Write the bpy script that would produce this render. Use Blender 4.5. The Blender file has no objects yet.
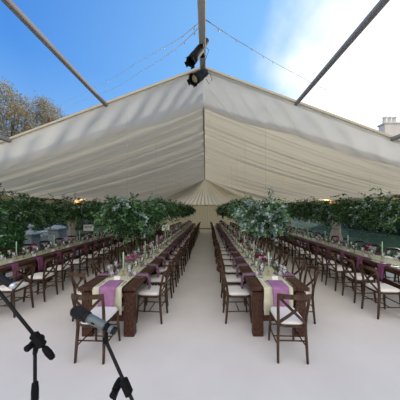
import bpy, math, random
from mathutils import Vector, Matrix, Quaternion, noise
R = random.Random(7)
PI = math.pi
scene = bpy.context.scene
COL = scene.collection
CAMZ = 1.93

def at(px, py, d):
    return Vector(((px-205.5)*d/200.0, d, CAMZ-(py-209.5)*d/200.0))

# ------------------------------------------------------------------ mesh builder
class MB:
    def __init__(s):
        s.v=[]; s.f=[]; s.m=[]; s.sm=[]
    def add(s, vs, fs, mat=0, smooth=False, M=None):
        b=len(s.v)
        for p in vs:
            p=Vector(p)
            s.v.append(M@p if M else p)
        for f in fs:
            s.f.append([i+b for i in f]); s.m.append(mat); s.sm.append(smooth)
    def box(s, c, size, mat=0, rot=None, ch=0.0, taper=1.0):
        """box with chamfered vertical and horizontal edges"""
        hx,hy,hz=[k/2 for k in size]
        ch=min(ch,hx*.9,hy*.9,hz*.9)
        M=Matrix.Translation(Vector(c))
        if rot is not None: M=M@(rot.to_4x4())
        if ch<=0:
            vs=[(-hx,-hy,-hz),(hx,-hy,-hz),(hx,hy,-hz),(-hx,hy,-hz),
                (-hx*taper,-hy*taper,hz),(hx*taper,-hy*taper,hz),(hx*taper,hy*taper,hz),(-hx*taper,hy*taper,hz)]
            fs=[(3,2,1,0),(4,5,6,7),(0,1,5,4),(1,2,6,5),(2,3,7,6),(3,0,4,7)]
            s.add(vs,fs,mat,False,M); return
        rings=[]
        for z,i in ((-hz,ch),(-hz+ch,0),(hz-ch,0),(hz,ch)):
            t=1.0
            x=hx-i; y=hy-i; c2=ch*.7
            ring=[(-x+c2,-y,z),(x-c2,-y,z),(x,-y+c2,z),(x,y-c2,z),(x-c2,y,z),(-x+c2,y,z),(-x,y-c2,z),(-x,-y+c2,z)]
            rings.append(ring)
        vs=[p for r in rings for p in r]; fs=[]
        for k in range(3):
            for i in range(8):
                j=(i+1)%8
                fs.append((k*8+i,k*8+j,k*8+8+j,k*8+8+i))
        fs.append(tuple(reversed(range(8)))); fs.append(tuple(range(24,32)))
        s.add(vs,fs,mat,False,M)
    def tube(s, pts, r, n=8, mat=0, cap=True, sx=1.0, smooth=True):
        pts=[Vector(p) for p in pts]
        rs=r if isinstance(r,(list,tuple)) else [r]*len(pts)
        k=len(pts); b=[]
        T=[]
        for i in range(k):
            a=pts[max(i-1,0)]; c=pts[min(i+1,k-1)]
            t=(c-a); T.append(t.normalized() if t.length>0 else Vector((0,0,1)))
        up=Vector((0,0,1)) if abs(T[0].z)<.9 else Vector((1,0,0))
        N=(up-T[0]*up.dot(T[0])).normalized()
        vs=[]
        for i in range(k):
            N=(N-T[i]*N.dot(T[i])).normalized()
            B=T[i].cross(N)
            for j in range(n):
                a=2*PI*j/n
                vs.append(pts[i]+N*math.cos(a)*rs[i]*sx+B*math.sin(a)*rs[i])
        fs=[]
        for i in range(k-1):
            for j in range(n):
                q=(j+1)%n
                fs.append((i*n+j,i*n+q,(i+1)*n+q,(i+1)*n+j))
        if cap:
            fs.append(tuple(reversed(range(n)))); fs.append(tuple(range((k-1)*n,k*n)))
        s.add(vs,fs,mat,smooth)
    def strip(s, pts, w, t, side, mat=0):
        """rectangular bar swept along pts; side = width direction"""
        pts=[Vector(p) for p in pts]; k=len(pts); vs=[]
        for i in range(k):
            a=pts[max(i-1,0)]; c=pts[min(i+1,k-1)]
            T=(c-a).normalized(); S=Vector(side); S=(S-T*S.dot(T)).normalized(); N=T.cross(S)
            for (p,q) in ((-1,-1),(1,-1),(1,1),(-1,1)):
                vs.append(pts[i]+S*p*w/2+N*q*t/2)
        fs=[]
        for i in range(k-1):
            for j in range(4):
                q=(j+1)%4
                fs.append((i*4+j,i*4+q,i*4+4+q,i*4+4+j))
        fs.append((3,2,1,0)); fs.append(tuple(range((k-1)*4,k*4)))
        s.add(vs,fs,mat,False)
    def lathe(s, prof, n=16, mat=0, c=(0,0,0), M=None, smooth=True):
        vs=[]; c=Vector(c)
        for r,z in prof:
            for j in range(n):
                a=2*PI*j/n
                vs.append(Vector((r*math.cos(a),r*math.sin(a),z))+c)
        fs=[]
        for i in range(len(prof)-1):
            for j in range(n):
                q=(j+1)%n
                fs.append((i*n+j,i*n+q,(i+1)*n+q,(i+1)*n+j))
        if prof[0][0]>1e-5: fs.append(tuple(reversed(range(n))))
        if prof[-1][0]>1e-5: fs.append(tuple(range((len(prof)-1)*n,len(prof)*n)))
        s.add(vs,fs,mat,smooth,M)
    def sphere(s, c, r, n=8, mat=0, sc=(1,1,1)):
        prof=[]
        for i in range(n//2+2):
            a=PI*i/(n//2+1)
            prof.append((max(math.sin(a)*r,1e-6),-math.cos(a)*r))
        M=Matrix.Translation(Vector(c))@Matrix.Diagonal((sc[0],sc[1],sc[2],1))
        s.lathe(prof,n,mat,(0,0,0),M)
    def leaf(s, p, d, L, W, mat=0, fold=.25):
        d=Vector(d).normalized()
        u=Vector((R.gauss(0,1),R.gauss(0,1),R.gauss(0,1)+.6))
        sd=d.cross(u)
        if sd.length<1e-3: sd=d.cross(Vector((1,0,0)))
        sd.normalize(); nn=sd.cross(d)
        p=Vector(p)
        a=p; m=p+d*L*.5-nn*L*.05; t=p+d*L
        l=p+d*L*.45+sd*W/2+nn*W*fold; r=p+d*L*.45-sd*W/2+nn*W*fold
        s.add([a,l,t,r],[(0,1,2),(0,2,3)],mat)
    def build(s, name, mats, parent=None, loc=None):
        me=bpy.data.meshes.new(name)
        me.from_pydata([tuple(p) for p in s.v],[],s.f)
        if not isinstance(mats,(list,tuple)): mats=[mats]
        for m in mats: me.materials.append(m)
        me.polygons.foreach_set('material_index',s.m)
        me.polygons.foreach_set('use_smooth',s.sm)
        me.update()
        o=bpy.data.objects.new(name,me); COL.objects.link(o)
        if parent: o.parent=parent
        if loc is not None: o.location=loc
        return o

def empty(name, loc=(0,0,0), rz=0):
    o=bpy.data.objects.new(name,None); COL.objects.link(o)
    o.location=loc; o.rotation_euler=(0,0,rz); o.empty_display_size=.1
    return o
def tag(o, label=None, cat=None, group=None, kind=None):
    if label: o['label']=label
    if cat: o['category']=cat
    if group: o['group']=group
    if kind: o['kind']=kind
    return o
def structure(o): o['kind']='structure'; return o
def kids(o, cache={}):
    return [c for c in o.children]
def make_template(root):
    """list of (obj, children list) so copies do not rescan the scene"""
    return (root,[make_template(c) for c in root.children])
def copy_tpl(tpl, parent=None):
    c=tpl[0].copy(); COL.objects.link(c)
    if parent: c.parent=parent
    for ch in tpl[1]: copy_tpl(ch,c)
    return c
ORD=['first','second','third','fourth','fifth','sixth','seventh','eighth','ninth','tenth','eleventh','twelfth','thirteenth','fourteenth',
     'fifteenth','sixteenth','seventeenth','eighteenth','nineteenth','twentieth','twenty-first','twenty-second','twenty-third','twenty-fourth']

# ------------------------------------------------------------------ materials
def nt(name):
    m=bpy.data.materials.new(name); m.use_nodes=True
    t=m.node_tree; t.nodes.clear()
    out=t.nodes.new('ShaderNodeOutputMaterial')
    return m,t,out
def pbr(name, col, rough=.5, metal=0, var=0, scale=8, bump=0, col2=None, stretch=None, spec=.5):
    m,t,out=nt(name)
    b=t.nodes.new('ShaderNodeBsdfPrincipled'); t.links.new(b.outputs[0],out.inputs[0])
    b.inputs['Base Color'].default_value=(*col,1); b.inputs['Roughness'].default_value=rough
    b.inputs['Metallic'].default_value=metal; b.inputs['Specular IOR Level'].default_value=spec
    if col2 or bump:
        tc=t.nodes.new('ShaderNodeTexCoord'); mp=t.nodes.new('ShaderNodeMapping')
        if stretch: mp.inputs['Scale'].default_value=stretch
        t.links.new(tc.outputs['Object'],mp.inputs[0])
        n=t.nodes.new('ShaderNodeTexNoise'); n.inputs['Scale'].default_value=scale; n.inputs['Detail'].default_value=5
        t.links.new(mp.outputs[0],n.inputs['Vector'])
        if col2:
            r=t.nodes.new('ShaderNodeValToRGB')
            r.color_ramp.elements[0].position=.35; r.color_ramp.elements[1].position=.68
            r.color_ramp.elements[0].color=(*col,1); r.color_ramp.elements[1].color=(*col2,1)
            t.links.new(n.outputs['Fac'],r.inputs[0]); t.links.new(r.outputs[0],b.inputs['Base Color'])
        if bump:
            bp=t.nodes.new('ShaderNodeBump'); bp.inputs['Strength'].default_value=bump; bp.inputs['Distance'].default_value=.01
            t.links.new(n.outputs['Fac'],bp.inputs['Height']); t.links.new(bp.outputs[0],b.inputs['Normal'])
    return m
def cloth(name, col, trans=.4, scale=30, bump=.0, col2=None, cscale=1.5, tcol=None):
    m,t,out=nt(name)
    d=t.nodes.new('ShaderNodeBsdfDiffuse'); d.inputs[0].default_value=(*col,1)
    tr=t.nodes.new('ShaderNodeBsdfTranslucent'); tr.inputs[0].default_value=(*(tcol or col),1)
    mx=t.nodes.new('ShaderNodeMixShader'); mx.inputs[0].default_value=trans
    t.links.new(d.outputs[0],mx.inputs[1]); t.links.new(tr.outputs[0],mx.inputs[2]); t.links.new(mx.outputs[0],out.inputs[0])
    if col2:
        tc=t.nodes.new('ShaderNodeTexCoord')
        n=t.nodes.new('ShaderNodeTexNoise'); n.inputs['Scale'].default_value=cscale; n.inputs['Detail'].default_value=4
        t.links.new(tc.outputs['Object'],n.inputs['Vector'])
        r=t.nodes.new('ShaderNodeValToRGB'); r.color_ramp.elements[0].position=.35; r.color_ramp.elements[1].position=.65
        r.color_ramp.elements[0].color=(*col,1); r.color_ramp.elements[1].color=(*col2,1)
        t.links.new(n.outputs['Fac'],r.inputs[0]); t.links.new(r.outputs[0],d.inputs[0])
    return m
def leafmat(name, cols, trans=.25, rough=.5):
    m,t,out=nt(name)
    g=t.nodes.new('ShaderNodeNewGeometry')
    r=t.nodes.new('ShaderNodeValToRGB'); r.color_ramp.interpolation='LINEAR'
    el=r.color_ramp.elements
    while len(el)<len(cols): el.new(.5)
    for i,c in enumerate(cols):
        el[i].position=i/(len(cols)-1); el[i].color=(*c,1)
    t.links.new(g.outputs['Random Per Island'],r.inputs[0])
    b=t.nodes.new('ShaderNodeBsdfPrincipled'); b.inputs['Roughness'].default_value=rough; b.inputs['Specular IOR Level'].default_value=.2
    t.links.new(r.outputs[0],b.inputs['Base Color'])
    tr=t.nodes.new('ShaderNodeBsdfTranslucent'); t.links.new(r.outputs[0],tr.inputs[0])
    mx=t.nodes.new('ShaderNodeMixShader'); mx.inputs[0].default_value=trans
    t.links.new(b.outputs[0],mx.inputs[1]); t.links.new(tr.outputs[0],mx.inputs[2]); t.links.new(mx.outputs[0],out.inputs[0])
    return m
def clear(name, tint=(1,1,1), gl=.12, rough=.05, bump=0, scale=3, fk=.6, grcol=(1,1,1)):
    m,t,out=nt(name)
    a=t.nodes.new('ShaderNodeBsdfTransparent'); a.inputs[0].default_value=(*tint,1)
    g=t.nodes.new('ShaderNodeBsdfGlossy'); g.inputs['Roughness'].default_value=rough; g.inputs[0].default_value=(*grcol,1)
    mx=t.nodes.new('ShaderNodeMixShader')
    t.links.new(a.outputs[0],mx.inputs[1]); t.links.new(g.outputs[0],mx.inputs[2]); t.links.new(mx.outputs[0],out.inputs[0])
    lw=t.nodes.new('ShaderNodeLayerWeight'); lw.inputs['Blend'].default_value=.25
    ma=t.nodes.new('ShaderNodeMath'); ma.operation='MULTIPLY_ADD'; ma.inputs[1].default_value=fk; ma.inputs[2].default_value=gl
    ma.use_clamp=True
    t.links.new(lw.outputs['Fresnel'],ma.inputs[0]); t.links.new(ma.outputs[0],mx.inputs[0])
    if bump:
        tc=t.nodes.new('ShaderNodeTexCoord'); mp=t.nodes.new('ShaderNodeMapping'); mp.inputs['Scale'].default_value=(1,.4,1.6)
        mp.inputs['Rotation'].default_value=(.6,0,0)
        n=t.nodes.new('ShaderNodeTexNoise'); n.inputs['Scale'].default_value=scale; n.inputs['Detail'].default_value=2
        bp=t.nodes.new('ShaderNodeBump'); bp.inputs['Strength'].default_value=bump; bp.inputs['Distance'].default_value=.05
        t.links.new(tc.outputs['Object'],mp.inputs[0]); t.links.new(mp.outputs[0],n.inputs['Vector'])
        t.links.new(n.outputs['Fac'],bp.inputs['Height']); t.links.new(bp.outputs[0],g.inputs['Normal'])
    return m
def emit(name, col, s):
    m,t,out=nt(name); e=t.nodes.new('ShaderNodeEmission'); e.inputs[0].default_value=(*col,1); e.inputs[1].default_value=s
    t.links.new(e.outputs[0],out.inputs[0]); return m

MT={}
MT['floor']=pbr('floor_carpet',(.72,.70,.695),.85,col2=(.77,.75,.745),scale=1.6,bump=.15,spec=.2)
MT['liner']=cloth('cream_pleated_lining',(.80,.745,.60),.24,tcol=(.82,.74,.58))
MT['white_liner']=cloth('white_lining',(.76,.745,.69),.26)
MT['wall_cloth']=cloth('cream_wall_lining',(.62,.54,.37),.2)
MT['alu']=pbr('brushed_aluminium',(.24,.225,.215),.5,0,spec=.3)
MT['ridgealu']=pbr('pale_ridge_metal',(.50,.47,.43),.5,.2)
MT['white_alu']=pbr('white_painted_metal',(.72,.71,.68),.4)
MT['keder']=pbr('buff_edge_strip',(.52,.47,.36),.6)
MT['chairwood']=pbr('chestnut_chair_wood',(.028,.013,.007),.42,col2=(.090,.047,.025),scale=9,stretch=(3,3,.6),bump=.1,spec=.35)
MT['padcloth']=pbr('ivory_seat_cloth',(.78,.77,.76),.85,spec=.2)
MT['tablewood']=pbr('dark_table_wood',(.028,.011,.008),.45,col2=(.105,.050,.031),scale=7,stretch=(7,.5,3),bump=.2,spec=.2)
MT['runner']=cloth('sage_runner_cloth',(.62,.62,.47),.1,col2=(.70,.70,.56),cscale=14)
MT['mauve']=cloth('mauve_napkin_cloth',(.36,.17,.34),.12,col2=(.43,.23,.42),cscale=9)
MT['mauvegrey']=cloth('dusky_mauve_napkin_cloth',(.27,.16,.255),.12,col2=(.33,.21,.32),cscale=9)
MT['plum']=cloth('plum_napkin_cloth',(.20,.07,.16),.12,col2=(.26,.10,.21),cscale=9)
MT['leaf']=leafmat('dark_garland_leaf',[(.008,.028,.012),(.018,.06,.022),(.03,.085,.03),(.05,.12,.045)],.25)
MT['leafmid']=leafmat('fresh_garland_leaf',[(.035,.10,.035),(.08,.20,.075),(.14,.29,.115),(.23,.38,.19)],.25)
MT['euc']=leafmat('silver_eucalyptus_leaf',[(.12,.22,.19),(.22,.34,.31),(.36,.46,.44),(.58,.64,.64)],.2)
MT['stem']=pbr('green_brown_stem',(.05,.05,.025),.7)
MT['cord']=pbr('white_cord',(.50,.49,.46),.7)
MT['glass']=clear('clear_glass',(.93,.95,.95),.20,.06)
MT['greenglass']=clear('green_goblet_glass',(.45,.62,.38),.10,.05)
MT['pvc']=clear('clear_window_plastic',(.74,.80,.83),.015,.08,bump=.5,scale=1.2,fk=.3,grcol=(.8,.9,1))
MT['candle']=pbr('mint_candle_wax',(.50,.72,.52),.5)
MT['brass']=pbr('dull_brass',(.42,.33,.17),.35,.8)
MT['card']=pbr('white_card',(.85,.85,.86),.6)
MT['ink']=pbr('dark_ink',(.03,.03,.04),.6)
MT['steel']=pbr('cutlery_steel',(.65,.66,.68),.2,1)
MT['wax']=pbr('white_tealight_wax',(.85,.84,.80),.5)
MT['pink']=leafmat('bright_pink_petal',[(.42,.10,.25),(.52,.20,.36),(.60,.36,.48)],.2)
MT['burg']=leafmat('burgundy_petal',[(.14,.012,.045),(.24,.03,.09),(.33,.06,.16)],.15)
MT['pale']=leafmat('pale_lilac_petal',[(.55,.45,.60),(.72,.66,.76),(.80,.78,.80)],.2)
MT['black']=pbr('black_plastic',(.006,.006,.007),.6,spec=.12)
MT['blackmetal']=pbr('black_satin_metal',(.010,.010,.012),.5,0,spec=.2)
MT['grille']=pbr('black_mesh_grille',(.012,.012,.014),.5,.4,bump=1.0,scale=260)
MT['gunmetal']=pbr('grey_blue_metal',(.13,.16,.18),.4,.2)
MT['silver']=pbr('silver_ring',(.75,.77,.80),.3,.9)
MT['lens']=pbr('warm_lamp_lens',(.90,.70,.40),.3,.0)
MT['lampglow']=emit('warm_lamp_glow',(1,.50,.2),1.6)
MT['bulb']=pbr('clear_bulb',(.35,.36,.36),.25)
MT['cable']=pbr('dark_cable',(.04,.04,.045),.6)
MT['lawn']=pbr('lawn_green',(.035,.07,.025),.9,col2=(.06,.11,.035),scale=3)
MT['stone']=pbr('weathered_pale_stone',(.55,.56,.56),.85,col2=(.70,.70,.68),scale=5,bump=.3)
MT['sandstone']=pbr('buff_sandstone',(.42,.36,.25),.9,col2=(.58,.50,.36),scale=4,bump=.4)
MT['housestone']=pbr('pale_house_stone',(.60,.59,.58),.9,col2=(.70,.68,.66),scale=1.2)
MT['slate']=pbr('blue_grey_slate',(.13,.16,.20),.6,col2=(.19,.22,.27),scale=2)
MT['pot']=pbr('pale_clay_pot',(.64,.62,.62),.8)
MT['hedge']=leafmat('dark_hedge_leaf',[(.008,.028,.014),(.016,.05,.024),(.03,.075,.035)],.15)
MT['shrub']=leafmat('mid_green_leaf',[(.03,.09,.02),(.06,.15,.04),(.10,.20,.06)],.25)
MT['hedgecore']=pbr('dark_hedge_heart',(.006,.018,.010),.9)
MT['autumn']=leafmat('autumn_leaf',[(.20,.19,.12),(.42,.28,.16),(.52,.39,.24),(.27,.32,.19),(.42,.46,.42)],.3)
MT['olive']=leafmat('olive_tree_leaf',[(.18,.23,.18),(.30,.33,.24),(.46,.38,.28),(.52,.40,.33)],.3)
MT['shrub2']=leafmat('bright_shrub_leaf',[(.06,.2,.03),(.12,.32,.06),(.2,.42,.1)],.3)
MT['bark']=pbr('tree_bark',(.08,.06,.045),.9,col2=(.13,.10,.08),scale=6,bump=.5)
MT['paneglass']=pbr('dark_window_glass',(.05,.07,.09),.1)

# ------------------------------------------------------------------ camera
cam=bpy.data.cameras.new('camera'); co=bpy.data.objects.new('camera',cam); COL.objects.link(co)
co.location=(0,0,CAMZ); co.rotation_euler=(PI/2,0,0)
cam.sensor_width=36; cam.lens=18; cam.shift_x=-5.5/400; cam.shift_y=9.5/400; cam.clip_end=300; cam.clip_start=.05
scene.camera=co

# ------------------------------------------------------------------ marquee shell
RX=-.05; HW=6.0; EZ=2.40; PITCH=.371; AZ=EZ+HW*PITCH
Y0=3.95; YR=17.1; YB=19.7
def roofz(u): return EZ+(AZ-EZ)*(1-u)                       # straight rafter line
def linz(u):  return roofz(u)-.05-.50*u*(1-u)     # sagging lining
f=MB(); f.box((RX,(YB-3.0)/2,-.05),(2*HW,YB+3.0,.1)); structure(f.build('floor',MT['floor']))
g=MB(); g.box((0,18,-.22),(150,150,.2)); structure(g.build('lawn',MT['lawn']))

def pleat(s, seed=0):
    w=PI/.25
    a=.6-abs(math.sin(w*s+1.3*math.sin(.9*s+seed)+.8*math.sin(2.3*s)))
    b=.6-abs(math.sin(w*2.2*s+2.1*math.sin(.7*s+1.1+seed)))
    c=noise.noise(Vector((s*1.9,seed*3.1,0)))
    e=.6-abs(math.sin(PI*s/.70+.7*math.sin(1.3*s+seed)))
    return .065*a+.035*b+.15*c+.20*e

# pleated slopes + fan end, one continuous lining
m=MB()
YS=4.18; EK=.66
def strip_edge(u): return Y0-.035+1.04-.75*math.sin(PI*min(1,u*.72))+.06*abs(math.sin(PI*u*3.0))
def eave_y(q): return YS+EK*(q-YS)
EB=eave_y(YR)
for sgn in (-1,1):
    NU=40; rows=[]
    NAV=640
    for j in range(NAV+1): rows.append(('a',YS+(YR-YS)*j/NAV))
    NBV=300
    for j in range(1,NBV+1): rows.append(('b',EB+(YB-EB)*j/NBV))
    vs=[]; fs=[]
    for kind,q in rows:
        for i in range(NU+1):
            u=i/NU
            if kind=='a': y=q+(eave_y(q)-q)*u; ph=q; amp=.45+.55*math.sin(PI*min(1,u*.9+.1))
            else: y=YR+(q-YR)*u; ph=YR+(q-EB)*1.15; amp=min(1,u*1.5)*(.45+.55*math.sin(PI*min(1,u*.9+.1)))
            ph2=ph+.04*noise.noise(Vector((u*2.2,ph*.9,sgn*5)))
            dz=(pleat(ph2,sgn)-.02)*amp*min(1,max(0,(y-strip_edge(u)+.03)/.25))
            z=linz(u)+dz
            if u>.96: z=linz(u)+dz*(1-u)*25
            vs.append((RX+sgn*HW*u, y, z))
    for j in range(len(rows)-1):
        for i in range(NU):
            a=j*(NU+1)+i
            q=(a,a+1,a+NU+2,a+NU+1)
            if vs[q[2]][1]<strip_edge((i+.5)/NU)-.05: continue
            fs.append(q if sgn>0 else q[::-1])
    m.add(vs,fs,0,True)
NA=420; NR=16; vs=[]; fs=[]
for j in range(NA+1):
    t=-1+2*j/NA
    for i in range(NR+1):
        r=i/NR
        x=RX+HW*t*r; y=YR+(YB-YR)*r
        z=linz(r)+ (.085*math.sin(t*2*PI*13+.6*math.sin(t*9))+.03*math.sin(t*2*PI*31))*min(1,r*2)*(1-.35*r)*1.6
        vs.append((x,y,z))
for j in range(NA):
    for i in range(NR):
        a=j*(NR+1)+i; fs.append((a,a+1,a+NR+2,a+NR+1))
m.add(vs,fs,0,True)
structure(m.build('ceiling',MT['liner']))
# smooth white strip behind the front rafter, with a scalloped rear edge
m=MB()
for sgn in (-1,1):
    NU=140; NV=30; vs=[]; fs=[]
    for j in range(NV+1):
        v=j/NV
        for i in range(NU+1):
            u=i/NU
            y=Y0-.035+v*(1.04-.75*math.sin(PI*min(1,u*.72))+.06*abs(math.sin(PI*u*3.0)))
            z=roofz(u)+.035*(1-v)-(roofz(u)-linz(u)+.13)*v-.04*v*abs(math.sin(PI*u*3.0))
            z+=.034*math.sin((u*HW*13-y*16.0+3*math.sin(u*7)))*math.sin(PI*v)+.06*noise.noise(Vector((u*11,y*3,sgn)))*math.sin(PI*v)-.03*math.sin(PI*v)
            vs.append((RX+sgn*HW*u,y,z))
    for j in range(NV):
        for i in range(NU):
            a=j*(NU+1)+i; q=(a,a+1,a+NU+2,a+NU+1); fs.append(q if sgn>0 else q[::-1])
    m.add(vs,fs,0,True)
structure(m.build('trim_1',MT['white_liner']))
# front rafters (two sloping beams with a keder edge)
for k,sgn in enumerate((-1,1)):
    b=MB()
    ang=math.atan(PITCH)*sgn
    L=HW/math.cos(ang)
    rot=Matrix.Rotation(ang,3,'Y')
    b.box((RX+sgn*HW/2,Y0,(EZ+AZ)/2+.075),(L+.05,.06,.06),0,rot,.012)
    b.box((RX+sgn*HW/2,Y0-.045,(EZ+AZ)/2+.085),(L+.05,.03,.045),1,rot,.004)
    structure(b.build('trim_%d'%(2+k),[MT['white_alu'],MT['keder']]))
# purlins of the open front bay, ridge beam, eave rails
def beam(name,x,z,y0,y1,w,h,mat,rot=None):
    b=MB(); b.box((x,(y0+y1)/2,z),(w,y1-y0,h),0,rot,.012)
    return structure(b.build(name,mat))
n=4
for x in (-1.93,1.76,-3.80,3.62):
    u=abs(x-RX)/HW
    beam('trim_%d'%n,x,roofz(u)+.03,-2.9,Y0-.06,.06,.085,MT['alu'],Matrix.Rotation(math.atan(PITCH)*(1 if x>0 else -1),3,'Y')); n+=1
beam('trim_%d'%n,RX,AZ+.03,-2.9,Y0-.02,.11,.13,MT['ridgealu']); n+=1
for x in (RX-HW,RX+HW):
    beam('trim_%d'%n,x,EZ+.05,-2.9,YB,.12,.14,MT['white_alu']); n+=1
# ridge cord running under the lining
b=MB(); b.box((RX,(YS+.7+YR)/2,AZ-.125),(.05,YR-YS-.7,.05),0); structure(b.build('trim_%d'%n,MT['ridgealu'])); n+=1
# upright legs each three metres
ys=[-2.85,-1.05,3.95,8.95,13.95,18.95]
for sgn in (-1,1):
    for y in ys:
        b=MB(); b.box((RX+sgn*(HW+.02),y,1.18),(.10,.16,2.36),0,None,.01); b.box((RX+sgn*(HW+.02),y,.01),(.22,.26,.02)); structure(b.build('trim_%d'%n,MT['white_alu'])); n+=1
# back rafter and end wall
b=MB(); NX=200; vs=[];fs=[]
for i in range(NX+1):
    t=-1+2*i/NX
    for j in range(5):
        z=2.42*j/4
        vs.append((RX+HW*t,YB-.02+.018*math.sin(t*PI*2*24+.5*math.sin(t*11)),z))
for i in range(NX):
    for j in range(4):
        a=i*5+j; fs.append((a,a+5,a+6,a+1))
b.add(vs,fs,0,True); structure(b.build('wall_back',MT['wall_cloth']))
b=MB(); b.box((RX,YB-.06,.05),(2*HW-.1,.03,.1)); structure(b.build('baseboard_back',pbr('brown_skirting',(.25,.20,.13),.7)))
b=MB(); b.box((RX,YB-.05,2.36),(2*HW-.1,.03,.12)); structure(b.build('trim_%d'%n,MT['wall_cloth'])); n+=1
# side walls: a cream lined band under the eave, clear plastic windows below
w=1
for sgn,nm in ((-1,'left'),(1,'right')):
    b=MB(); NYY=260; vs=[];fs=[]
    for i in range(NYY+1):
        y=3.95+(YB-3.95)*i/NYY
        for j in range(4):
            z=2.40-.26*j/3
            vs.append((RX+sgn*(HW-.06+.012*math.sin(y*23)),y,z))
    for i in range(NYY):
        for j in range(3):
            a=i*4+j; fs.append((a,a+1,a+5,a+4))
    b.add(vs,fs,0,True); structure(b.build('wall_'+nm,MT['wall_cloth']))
    b=MB(); b.box((RX+sgn*(HW+.02),(3.95+YB)/2,.06),(.05,YB-3.95,.12)); structure(b.build('baseboard_'+nm,MT['white_alu']))
    yy=[3.95,8.95,13.95,18.95]
    for a,c in zip(yy[:-1],yy[1:]):
        p=MB(); p.box((RX+sgn*(HW+.02),(a+c)/2,1.15),(.006,c-a-.18,2.06))
        o=structure(p.build('window_%d'%w,MT['pvc']))
        p=MB()
        for z in (.13,2.17): p.box((RX+sgn*(HW+.02),(a+c)/2,z),(.02,c-a-.17,.05))
        for y in (a+.10,c-.10): p.box((RX+sgn*(HW+.02),y,1.15),(.02,.04,2.06))
        p.build('window_frame',MT['white_alu'],o); w+=1

# gathered curtains tied back at the inner side of each upright leg
MT['drape']=cloth('ivory_curtain_cloth',(.80,.75,.70),.3)
for sgn,nm,bz in ((-1,'left',.22),(1,'right',.36)):
    for y,which in ((8.95,'nearer'),(13.95,'farther')):
        t=empty('curtain',(RX+sgn*(HW-.12),y,.02))
        b=MB(); vs=[]; fs=[]; NA_=64; NZ=16
        for k in range(NZ+1):
            z=2.12*k/NZ
            w=bz*(1-.42*math.exp(-((z-1.05)/.16)**2))
            for q in range(NA_):
                a=2*PI*q/NA_; r=1+.16*math.sin(a*11+.4*z)
                vs.append((.07*r*math.cos(a)*(w/bz),w*r*math.sin(a),z))
        for k in range(NZ):
            for q in range(NA_):
                c=(q+1)%NA_; fs.append((k*NA_+q,k*NA_+c,(k+1)*NA_+c,(k+1)*NA_+q))
        b.add(vs,fs,0,True); b.build('drape',MT['drape'],t)
        b=MB(); vs=[];fs=[]
        for k,z in enumerate((1.02,1.08)):
            for q in range(32):
                a=2*PI*q/32; vs.append((.062*math.cos(a),bz*.70*math.sin(a),z))
        for q in range(32): fs.append((q,(q+1)%32,32+(q+1)%32,32+q))
        b.add(vs,fs,0,True); b.build('tie_back',MT['cord'],t)
        tag(t,'ivory curtain tied back round the tent leg on the %s side, %s of two'%(nm,which),'curtain')

# ------------------------------------------------------------------ furniture
SK=.0138
def P(off,d,z=0): return Vector((off-.18+SK*(d-3),d,z))
RZ=-SK
LINES=[('left outer',-4.3),('left inner',-1.3),('right inner',1.3),('right outer',4.3)]
TW=.88; TT=.76; TL=2.35; TY0=2.99

# trestle table
def table_proto():
    t=empty('banquet_table')
    top=MB()
    npl=5; pw=TW/npl
    for i in range(npl):
        top.box((-TW/2+pw*(i+.5),0,TT-.0275),(pw-.004,TL-.006,.055),0,None,.006)
    top.build('tabletop',MT['tablewood'],t)
    ap=MB()
    for x in (-.34,.34): ap.box((x,0,TT-.09),(.03,TL-.2,.07))
    for y in (-1,1): ap.box((0,y*(TL/2-.10),TT-.09),(.70,.03,.07))
    ap.build('apron',MT['tablewood'],t)
    for x in (-1,1):
        for y in (-1,1):
            l=MB(); l.box((x*.32,y*(TL/2-.09),.3375),(.16,.11,.675),0,None,.008); l.build('leg',MT['tablewood'],t)
    for y in (-1,1):
        l=MB(); l.box((0,y*(TL/2-.09),.29),(.48,.06,.13),0,None,.006); l.build('end_rail',MT['tablewood'],t)
    l=MB(); l.box((0,0,.29),(.07,TL-.245,.10),0,None,.006); l.build('stretcher',MT['tablewood'],t)
    return t
tp=table_proto(); TT_=make_template(tp)
first=True
for nm,off in LINES:
    for k in range(6):
        o=tp if first else copy_tpl(TT_); first=False
        for lg in o.children:
            if lg.name.startswith('leg'):
                v0=lg.data.vertices[0].co
                if not (k==0 and v0.y<0): lg.location.x=-.14 if v0.x>0 else .14
                else: lg.location.x=0
        p=P(off,TY0+TL*(k+.5)); o.location=p; o.rotation_euler=(0,0,RZ)
        tag(o,'dark-stained plank banquet table, %s of six in the %s row from the camera'%(ORD[k],nm),'table','plank banquet tables in four long rows')

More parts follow.
